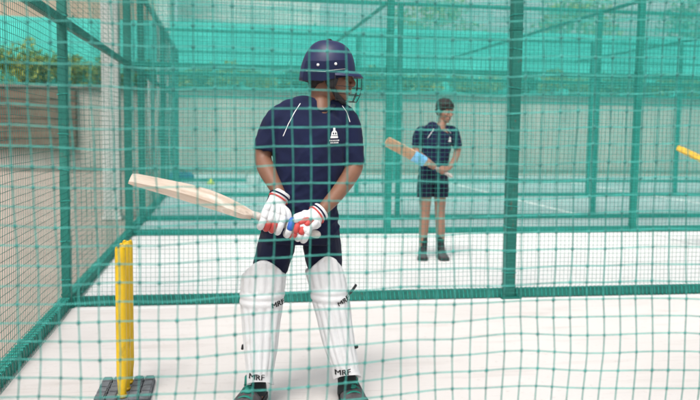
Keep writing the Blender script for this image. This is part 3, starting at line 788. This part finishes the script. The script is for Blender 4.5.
so = MB()
so.tube([B(300, 214), B(299.5, 228), B(299, 242)], [(0.155, 0.105), (0.18, 0.12), (0.175, 0.118)], n=24, res=4, roundcap=False)
so.tube([B(280, 232, 0.02), B(275.5, 250, 0.02), B(268, 276, 0.015)], [(0.088, 0.1), (0.088, 0.09), (0.08, 0.074)], n=20, res=4, roundcap=False)
so.tube([B(320, 232, 0.02), B(322.5, 250, 0.02), B(326, 272, 0.015)], [(0.09, 0.1), (0.092, 0.09), (0.078, 0.074)], n=20, res=4, roundcap=False)
so.remesh('shorts', M['navy2'], 0.006, bt, smooth=3, wr=cloth_wr(0.007, 8))

hr = MB()
hr.ball(HP(0, 0.045, 0.01), (0.073, 0.07, 0.075), R=HR); hr.ball(HP(0, 0.062, -0.035), (0.052, 0.036, 0.045), R=HR)
for kx in (-1, 1): hr.ball(HP(kx*0.066, -0.008, 0.012), (0.012, 0.014, 0.036), R=HR)
hr.remesh('hair', M['hair'], 0.005, bt, smooth=1, wr=lambda co: 0.003*noise.noise(co*120))

# helmet (frame of the head: forward is -Y)
def dome(el, az):
    """az 0 = forward; el 0 = rim .. 1 = top"""
    f = math.cos(az)
    rim = -0.028+0.036*max(0, f)**0.8-0.004*max(0, -f)
    z = rim+(0.158-rim)*math.sin(el*math.pi/2)
    c = math.cos(el*math.pi/2)**0.72
    return V((0.104*math.sin(az)*c, 0.016-0.130*f*c*(1.0 if f > 0 else 0.95), z))
hm = MB(); NA, NE = 48, 16; vs = []; fs = []
for sgn in (0, 1):
    for j in range(NE+1):
        for i in range(NA):
            p = dome(j/NE, 2*math.pi*i/NA)
            if sgn: p = V((p.x*0.93, (p.y-0.016)*0.94+0.016, p.z-0.007 if j else p.z))
            vs.append(HP(p.x, p.y, p.z))
o2 = (NE+1)*NA
for j in range(NE):
    for i in range(NA):
        i2 = (i+1) % NA
        fs.append((j*NA+i, j*NA+i2, (j+1)*NA+i2, (j+1)*NA+i)); fs.append((o2+j*NA+i2, o2+j*NA+i, o2+(j+1)*NA+i, o2+(j+1)*NA+i2))
for i in range(NA):
    i2 = (i+1) % NA; fs.append((i2, i, o2+i, o2+i2))
hm.add(vs, fs)
# peak
vs = []; fs = []; NP = 24
for top in (0, 1):
    for r in range(4):
        for i in range(NP+1):
            az = -1.25+2.5*i/NP; t_ = r/3; p = dome(0.05, az)
            ext = 0.038*t_*max(0.0, math.cos(az*1.18))**0.7
            vs.append(HP(p.x+ext*math.sin(az)*0.7, p.y-ext*math.cos(az*0.6), p.z+0.004-0.022*t_*t_*math.cos(az)+(0.006*(1-0.6*t_) if top else 0.0)))
W_ = NP+1; o3 = 4*W_
for r in range(3):
    for i in range(NP):
        fs.append((r*W_+i+1, r*W_+i, (r+1)*W_+i, (r+1)*W_+i+1)); fs.append((o3+r*W_+i, o3+r*W_+i+1, o3+(r+1)*W_+i+1, o3+(r+1)*W_+i))
for i in range(NP): fs.append((3*W_+i+1, 3*W_+i, o3+3*W_+i, o3+3*W_+i+1)); fs.append((i, i+1, o3+i+1, o3+i))
hm.add(vs, fs)
he_ = hm.build('helmet', M['helmet'], bt, True)
mb = MB(); mb.ball(HP(0, 0.016, 0.159), (0.014, 0.014, 0.007), R=HR); mb.build('top_button', M['black'], he_, True)
# dark side band and bright trim line, ear guards
for sd_ in (-1, 1):
    mb = MB(); vs = []; fs = []
    for r in range(5):
        for i in range(17):
            az = sd_*(0.75+1.75*i/16); p = dome(0.30*r/4, az); q = V((p.x*1.015, (p.y-0.016)*1.015+0.016, p.z-(0.002 if r == 0 else 0)))
            vs.append(HP(q.x, q.y, q.z))
    for r in range(4):
        for i in range(16): fs.append((r*17+i, r*17+i+1, (r+1)*17+i+1, (r+1)*17+i))
    mb.add(vs, fs); mb.build('side_band', M['navy'], he_, True)
    mb = MB(); mb.tube([HP(*[c for c in (lambda p: (p.x*1.022, (p.y-0.016)*1.022+0.016, p.z))(dome(0.135, sd_*(0.85+1.5*i/14)))]) for i in range(15)], 0.0007, n=6); mb.build('trim_line', M['screw'], he_, True)
    for az in (1.22, 1.86):
        p = dome(0.235, sd_*az); p = V((p.x*1.02, (p.y-0.016)*1.02+0.016, p.z))
        mb = MB(); mb.ball(HP(p.x, p.y, p.z), (0.006, 0.0068, 0.0068), R=HR); mb.build('screw', M['screw'], he_, True)
    mb = MB(); mb.tube([HP(sd_*0.088, -0.012, -0.018), HP(sd_*0.085, -0.016, -0.05)], [(0.008, 0.034), (0.007, 0.02)], ref=HR @ V((1, 0, 0)), n=14, res=3); mb.build('ear_guard', M['black'], he_, True)
    mb = MB(); mb.tube([HP(sd_*0.080, -0.018, -0.05), HP(sd_*0.066, -0.04, -0.085), HP(sd_*0.03, -0.07, -0.115), HP(0, -0.078, -0.122)], [(0.003, 0.011), (0.003, 0.012), (0.003, 0.012), (0.003, 0.012)], ref=HR @ V((1, 0, 0)), n=8, res=4); mb.build('chin_strap', M['black'], he_, True)
def gbar(z, fy, sx, back):
    pts = []
    for i in range(17):
        az = -1.35+2.7*i/16; pts.append(HP(sx*math.sin(az), back-fy*math.cos(az), z))
    return pts
mb = MB()
for z, fy in ((-0.045, 0.135), (-0.078, 0.13), (-0.108, 0.118)): mb.tube(gbar(z, fy, 0.098, -0.012), 0.0017, n=6)
for az in (-0.55, 0.0, 0.55):
    mb.tube([HP(0.098*math.sin(az)*0.95, -0.012-0.132*math.cos(az), -0.003), HP(0.098*math.sin(az), -0.012-0.135*math.cos(az), -0.045), HP(0.098*math.sin(az), -0.012-0.13*math.cos(az), -0.078), HP(0.098*math.sin(az), -0.012-0.118*math.cos(az), -0.108)], 0.0018, n=6)
for sd_ in (-1, 1): mb.tube([HP(sd_*0.097, -0.04, -0.108), HP(sd_*0.1, -0.03, -0.05), HP(sd_*0.101, -0.03, 0.0)], 0.0028, n=6)
mb.build('face_guard', M['steel'], he_, True)

# gloves
def glove(H, wrist, cuff_to, up, thumb_side, cols, lab):
    mb = MB(); fing, k0, e1, e2 = gripping_hand(mb, H, AX, wrist, up, 0.034, 0.0165, 0.026, thumb_side, 3.7)
    mb.tube([V(cuff_to), V(wrist), V(wrist).lerp(k0, 0.4)], [(0.044, 0.038), (0.040, 0.036), (0.05, 0.034)], ref=AX, n=18, res=3, roundcap=False)
    g_ = mb.remesh('glove', M['white'], 0.0045, bt, smooth=2)
    g_['label'] = lab
    for i, f in enumerate(fing):
        for a_, b_, c_ in ((1, 3, 0), (4, 6, 1), (7, 8, 2)):
            mb = MB(); pts = []
            for q in f[a_:b_+1]:
                ax_ = H+AX*(q-H).dot(AX); pts.append(q+(q-ax_).normalized()*0.008)
            mb.tube(pts, [0.0155]*len(pts), n=12); mb.build('finger_roll', M[cols[i][c_]], g_, True)
    # padding bars across the back of the hand
    d = (k0-V(wrist)); nrm = e1
    for i in range(4):
        s = (-1.5+i)*0.026; p0 = V(wrist)+d*0.32+AX*s*0.8+nrm*0.026; p1 = V(wrist)+d*0.80+AX*s+nrm*0.022
        mb = MB(); mb.tube([p0, p0.lerp(p1, .5)+nrm*0.004, p1], [0.0115, 0.0135, 0.0125], n=10); mb.build('back_padding', M[cols[i][3]], g_, True)
    for j, cc in ((0.35, 'navy'), (0.62, 'red')):
        c = V(cuff_to).lerp(V(wrist), j); dd = (V(wrist)-V(cuff_to)).normalized()
        mb = MB(); mb.tube([c-dd*0.003, c+dd*0.003], [(0.0465, 0.041)]*2, ref=AX, n=22, roundcap=False); mb.build('wrist_stripe', M[cc], g_, True)
    return g_
W, Rd, Bl = 'white', 'red', 'blue'
glove(on_handle(270), B(276, 203, -0.175), B(282, 192.5, -0.155), 1.1, -1, [(W, W, W, W), (W, Rd, W, W), (W, Rd, W, W), (W, W, W, W)], 'white batting glove nearer the blade, red finger tips')
glove(on_handle(297), B(313, 217.5, -0.19), B(322, 210.5, -0.17), 0.75, -1, [(W, W, W, W), (Rd, W, W, Rd), (Rd, Rd, W, Rd), (Bl, W, W, W)], 'white batting glove at the end of the handle, with red and blue patches')

# leg pads
def pad(cl, dyo, label, yaw, texts, strap, seed):
    """cl: rows of (photo y, centre x, half width in photo pixels) from the top of the pad to its foot"""
    rows = []; n = len(cl); RES = 10
    for i in range(n-1):
        for k_ in range(RES):
            t = k_/RES; s = t
            rows.append(tuple(cl[i][j]*(1-s)+cl[i+1][j]*s for j in range(3)))
    rows.append(cl[-1]); N = len(rows); y0, y1 = cl[0][0], cl[-1][0]
    U = 56; A = math.radians(118)
    def surf(i, u, inner):
        y, cx, hw = rows[i]; v = (y-y0)/(y1-y0)
        arch = 12.0*math.sin(min(abs(u)*A, math.pi/2))**2*max(0.0, 1-v*4.2)
        foot = -7.0*(1-min(1, abs(u)*1.5)**2)*max(0, (v-0.93)/0.07)
        c = B(cx, y+arch*1.3+foot, dyo+0.02*(1-v)); rx = hw/216.0; ry = 0.098-0.03*v
        ang = u*A
        ribs = 0.0
        kr = 0.26 < v < 0.375
        fl = v > 0.90
        if not kr and not fl:
            ribs = 0.013*abs(math.cos(u*4.5*math.pi))**0.5-0.006
            ed = min(abs(v-0.26), abs(v-0.375), abs(v-0.90)); ribs *= min(1, ed/0.012)
        elif kr:
            w_ = (v-0.26)/0.115; ribs = 0.0075*abs(math.sin(w_*2*math.pi))**0.6+0.001
        else:
            ribs = 0.004*min(1, (v-0.90)/0.01)
        if v < 0.02: ribs -= 0.006*(1-v/0.02)
        ribs += 0.002*noise.noise(V((u*3, v*8, seed)))
        th = -0.018 if inner else 0.0
        a_ = ang+math.radians(yaw)
        return c+V(((rx+ribs*0.8+th)*math.sin(a_), -(ry+ribs+th)*math.cos(a_)+0.02, 0))
    vs = []; fs = []
    for inner in (0, 1):
        for i in range(N):
            for k_ in range(U+1): vs.append(surf(i, -1+2*k_/U, inner))
    q = N*(U+1)
    for i in range(N-1):
        for k_ in range(U):
            a_ = i*(U+1)+k_; fs.append((a_, a_+U+1, a_+U+2, a_+1)); fs.append((q+a_, q+a_+1, q+a_+U+2, q+a_+U+1))
        a_ = i*(U+1); fs.append((a_, q+a_, q+a_+U+1, a_+U+1)); a_ += U; fs.append((a_, a_+U+1, q+a_+U+1, q+a_))
    for k_ in range(U):
        fs.append((k_, k_+1, q+k_+1, q+k_)); a_ = (N-1)*(U+1)+k_; fs.append((a_, q+a_, q+a_+1, a_+1))
    mb = MB(); mb.add(vs, fs); o = mb.build('leg_pad', M['white'], bt, True); o['label'] = label
    for x, y, size, rot in texts:
        r_ = math.radians(rot); tx = []
        sh3 = text_shape('MRF', size*1.1, 0.0)
        for kx, lf in ((-0.0011, 0.003), (0.0, 0.0034), (0.0011, 0.0038)): tx.append(([(p[0]+kx, p[1]) for p in sh3[0]], sh3[1], lf))
        decal(tx, o, B(x, y), (math.cos(r_), 0, math.sin(r_)), (-math.sin(r_), 0, math.cos(r_)), 0.0035, 'lettering', M['black'], o)
    for pts, hw in strap:
        mb = MB(); mb.tube([B(x, y, dz) for x, y, dz in pts], [(0.004, hw)]*len(pts), n=8, res=3, ref=(0, -1, 0)); mb.build('strap', M['black'], o, True)
    # straps round the calf
    for yy in (0.32, 0.55, 0.82):
        i = int(yy*(N-1)); c0 = surf(i, -0.97, 1); c1 = surf(i, 0.97, 1); m_ = (c0+c1)/2+V((0, 0.05, 0))
        mb = MB(); mb.tube([c0, c0.lerp(m_, 0.6)+V((0, 0.012, 0)), m_, c1.lerp(m_, 0.6)+V((0, 0.012, 0)), c1], [(0.002, 0.014)]*5, n=8, res=4, ref=(0, 1, 0)); mb.build('calf_strap', M['white'], o, True)
    return o
pad([(258, 264.5, 20.5), (264, 264.5, 21.5), (290, 263, 21.5), (303, 262, 21), (322, 261.5, 18.5), (350, 261, 16), (374, 260, 12.5), (385.5, 260.5, 13)], -0.05, 'white leg pad on the left in the photo', -6,
    [(276.5, 300, 0.030, 12), (256, 371, 0.034, -3)], [([(243, 345, 0.03), (242.2, 349, 0.03)], 0.006)], 1)
pad([(254, 324.5, 17.5), (261, 325, 18.5), (287, 328.5, 18.5), (299, 331, 18.5), (318, 334.5, 17), (345, 339.5, 15.5), (368, 345.5, 13.5), (379, 347.5, 14)], -0.05, 'white leg pad on the right in the photo, black strap at the knee', 6,
    [(340.5, 297, 0.030, 28), (340, 366.5, 0.034, 5)], [([(349, 294, -0.075), (353, 289.5, -0.055), (356, 285, -0.03)], 0.007), ([(351.5, 348, -0.055), (357.5, 346.6, -0.04)], 0.0085)], 2)

for (hx, hy), (tx, ty) in (((258, 395), (240, 415)), ((347, 390), (358, 413))):
    hp_ = px_ground(hx, hy+2); tp_ = px_ground(tx, ty)
    d = (hp_-tp_).normalized(); tp_ = hp_-d*0.27; hp_ = hp_+d*0.02; tp_.z = hp_.z = 0.0
    up, sl, tg, la = shoe_mb(tp_, hp_, 0.058, )
    o = up.build('shoe', M['shoe'], bt, True); sl.build('sole', M['black'], o); tg.build('tongue', M['teal'], o, True); la.build('laces', M['teal'], o, True)
    mb = MB(); d2 = (hp_-tp_).normalized(); c = hp_-d2*0.085; s_ = d2.cross(V((0, 0, 1)))
    for kk in range(1): mb.tube([c+V((0, 0, 0.085)), c+V((0, 0, 0.125))], [(0.043, 0.055), (0.041, 0.05)], ref=s_, n=16, roundcap=False)
    mb.build('ankle_collar', M['teal'], o, True)
    mb = MB(); mb.tube([B(255.4, 395.5, 0.0), B(256, 384, 0.012), B(257.3, 369, 0.012)] if hx < 300 else [B(348, 392.5, 0.0), B(347, 380, 0.012), B(345.4, 365, 0.012)], [0.050, 0.045, 0.046], n=18, res=2, roundcap=False); mb.build('sock', M['sock'], bt, True)
    mb = MB(); q = tp_+d2*0.09
    mb.tube([q-s_*0.059+V((0, 0, 0.03)), q-s_*0.036+V((0, 0, 0.052)), q+V((0, 0, 0.064)), q+s_*0.036+V((0, 0, 0.052)), q+s_*0.059+V((0, 0, 0.03))], [(0.003, 0.012)]*5, n=8, res=3, ref=(0, 0, 1)); mb.build('toe_stripe', M['teal'], o, True)

# ---------------------------------------------------------------- the boy behind
YF = 7.84
def make_boy():
    def Q(x, y, dy=0.0): return px(x, y, YF+dy)
    t = thing('person', 'bare legged boy in navy shirt and shorts holding a tan bat behind the net', 'person', (2.12, YF, 0))
    he, toe = Q(451, 176, -0.20), Q(386, 140.5, -0.26); ax = (toe-he).normalized()
    hd = Matrix.Rotation(math.radians(24), 3, 'Z') @ Matrix.Rotation(math.radians(12), 3, 'X')
    hc = Q(445, 111.5, -0.01); mb = MB(); P = make_head(mb, hc, hd, 0.93)
    def U(k): return he.lerp(toe, k)
    mb.tube([P(0, 0.02, -0.05), Q(442, 124, 0.0), Q(439, 130, 0.0)], [0.045, 0.045, 0.07], n=14, res=2)
    mb.tube([Q(437, 129), Q(436, 140), Q(434, 155), Q(432, 172)], [(0.12, 0.06), (0.14, 0.08), (0.12, 0.075), (0.12, 0.08)], n=18, res=3)
    w1 = Q(431, 163, -0.2); w2 = Q(449, 168, -0.17)
    mb.tube([Q(420, 131), Q(416, 142, 0.02), Q(417, 152, 0.0), Q(425, 159, -0.12), w1], [0.042, 0.038, 0.034, 0.031, 0.023], n=12, res=3)
    mb.tube([Q(454, 131), Q(458, 143), Q(457, 153), Q(454, 161, -0.09), w2], [0.042, 0.038, 0.034, 0.031, 0.023], n=12, res=3)
    gripping_hand(mb, U(0.16), ax, w2, 0.9, 0.024, 0.0088, 0.0185, -1, 4.0)
    gripping_hand(mb, U(0.30), ax, w1, 0.9, 0.024, 0.0088, 0.0185, -1, 4.0)
    mb.tube([Q(426, 178), Q(425.5, 198), Q(425, 213), Q(424, 228), Q(422.5, 250), Q(422.5, 256)], [0.072, 0.062, 0.05, 0.048, 0.033, 0.036], n=14, res=3)
    mb.tube([Q(439, 178), Q(440, 198), Q(440, 213), Q(440.5, 228), Q(441, 248), Q(441, 254)], [0.072, 0.062, 0.05, 0.048, 0.033, 0.036], n=14, res=3)
    bd_ = mb.remesh('body', M['skinB'], 0.0045, t, smooth=2); face_extras(bd_, P, hd, 0.93, M['skinB'])
    mb = MB(); mb.ball(P(0, 0.022, 0.055), (0.084, 0.102, 0.083), R=hd); mb.ball(P(0, 0.06, 0.0), (0.072, 0.05, 0.06), R=hd)
    for kx in (-1, 1): mb.ball(P(kx*0.072, 0.0, 0.018), (0.012, 0.026, 0.034), R=hd)
    for i in range(9): mb.ball(P(-0.05+0.0125*i, -0.066+0.012*abs(i-4)/4, 0.074+0.006*math.sin(i*2)), (0.014, 0.016, 0.025), R=hd)
    mb.remesh('hair', M['hair'], 0.006, t, smooth=1, wr=lambda co: 0.007*noise.noise(co*55))
    mb = MB()
    mb.tube([Q(440, 127.5), Q(438.5, 129.5), Q(437, 136), Q(436, 150), Q(434, 165), Q(433, 173)], [(0.07, 0.055), (0.13, 0.07), (0.155, 0.09), (0.15, 0.1), (0.145, 0.098), (0.152, 0.1)], n=24, res=4, roundcap=False)
    mb.tube([Q(424, 130), Q(419, 133), Q(416, 146, 0.015)], [0.046, 0.05, 0.047], n=16, res=3, roundcap=False)
    mb.tube([Q(449, 130), Q(454, 133), Q(457.5, 147)], [0.05, 0.056, 0.05], n=16, res=3, roundcap=False)
    mb.tube([Q(435, 128.5), Q(428, 129), Q(422, 132)], [0.038, 0.042, 0.046], n=14, res=2)
    mb.tube([Q(443, 128.5), Q(448, 129), Q(452, 132)], [0.038, 0.042, 0.046], n=14, res=2)
    shb = mb.remesh('shirt', M['navy'], 0.006, t, smooth=4, wr=cloth_wr(0.008, 14))
    k_ = 1/103.0; oo = px(448, 139, YF)
    decal([disc(0, 0, 1.3*k_, 2.2*k_), rect(-1.8*k_, -2.8*k_, 1.8*k_, -1.6*k_)], shb, oo, (1, 0, 0), (0, 0, 1), 0.003, 'crest', M['whitep'], shb)
    def rib(pix):
        o_ = px(pix[0][0], pix[0][1], YF); P0 = [px(x, y, YF)-o_ for x, y in pix]; L = []; R2 = []
        for i in range(13):
            q = P0[0].lerp(P0[1], i/12); L.append((q.x-0.003, q.z)); R2.append((q.x+0.003, q.z))
        return (L+R2, [(i, i+1, 14+i, 13+i) for i in range(12)]), o_
    for pix in ([(432, 129), (426, 138)], [(446, 129), (450, 133)]):
        shp_, o_ = rib(pix); decal([shp_], shb, o_, (1, 0, 0), (0, 0, 1), 0.002, 'piping', M['whitep'], shb)
    mb = MB()
    mb.tube([Q(433, 167), Q(433, 176), Q(433, 182)], [(0.135, 0.095), (0.145, 0.1), (0.14, 0.1)], n=20, res=3, roundcap=False)
    mb.tube([Q(426, 176), Q(425, 188), Q(424.5, 197)], [0.08, 0.082, 0.08], n=18, res=3, roundcap=False)
    mb.tube([Q(440, 176), Q(440.5, 188), Q(440.5, 197)], [0.08, 0.08, 0.078], n=18, res=3, roundcap=False)
    mb.remesh('shorts', M['navy2'], 0.006, t, smooth=3, wr=cloth_wr(0.008, 21))
    for (x0, y0), (x1, y1), (tx, ty) in (((423.5, 236), (422.5, 254), (423, 264.0)), ((440.5, 234), (441, 252), (448, 263))):
        mb = MB(); mb.tube([Q(x0, y0), Q(x0, (y0+y1)/2), Q(x1, y1)], [0.043, 0.040, 0.043], n=14, res=2, roundcap=False); s_ = mb.build('sock', M['sock'], t, True)
        mb = MB(); c_ = Q(x0, y0+5.5); mb.tube([c_-V((0, 0, .008)), c_+V((0, 0, .008))], 0.0435, n=14, roundcap=False); mb.build('sock_band', M['teal'], s_, True)
        h0 = px_ground(x1, 258.0); t0 = px_ground(tx, ty); d = (h0-t0).normalized(); t0 = h0-d*0.19; h0 = h0+d*0.055
        t0.z = h0.z = 0; up, sl, tg, la = shoe_mb(t0, h0, 0.045)
        o = up.build('shoe', M['shoe'], t, True); sl.build('sole', M['black'], o); tg.build('tongue', M['sock'], o, True); la.build('laces', M['shoe'], o, True)
    b = bat(he, toe, (0.25, 0.9, 0.45), (M['tan'], M['grip']), 'tan bat with a light blue sticker held across by the boy behind the net', sticker=(0.07, 0.36), width=0.104, spine=0.05, edge=0.03)
    return t, b
boy, boy_bat = make_boy()

# a third player further along the lane, of whom the photograph shows only the yellow bat coming in from the right
def copy_tree(o, parent=None):
    c = o.copy(); COL.objects.link(c)
    if parent is not None:
        c.parent = parent; c.matrix_parent_inverse = o.matrix_parent_inverse.copy()
    for ch in list(o.children): copy_tree(ch, c)
    return c
src = px(386, 140.5, YF-0.26)
d_ = CR*((677.5-350)/F_PX)+CU*((200-147)/F_PX)+CF
SC3 = 0.96
tgt = V((0, 0, CAM_H))+d_*((src.z*SC3-CAM_H)/d_.z)
RZ = Matrix.Rotation(math.radians(-26), 3, 'Z')
c = copy_tree(boy); c.scale = (SC3,)*3; c.rotation_euler = (0, 0, math.radians(-26)); c.location = tgt+RZ @ ((boy.location-src)*SC3)
c['label'] = 'player standing out at the right behind the net, holding the yellow bat'
he3 = tgt+RZ @ ((px(451, 176, YF-0.20)-src)*SC3)
bat(he3, tgt, (-0.2, -0.62, 1.0), (M['amber'], M['grip']), 'yellow bat coming in from the right edge of the photo', width=0.10, spine=0.05, edge=0.032)
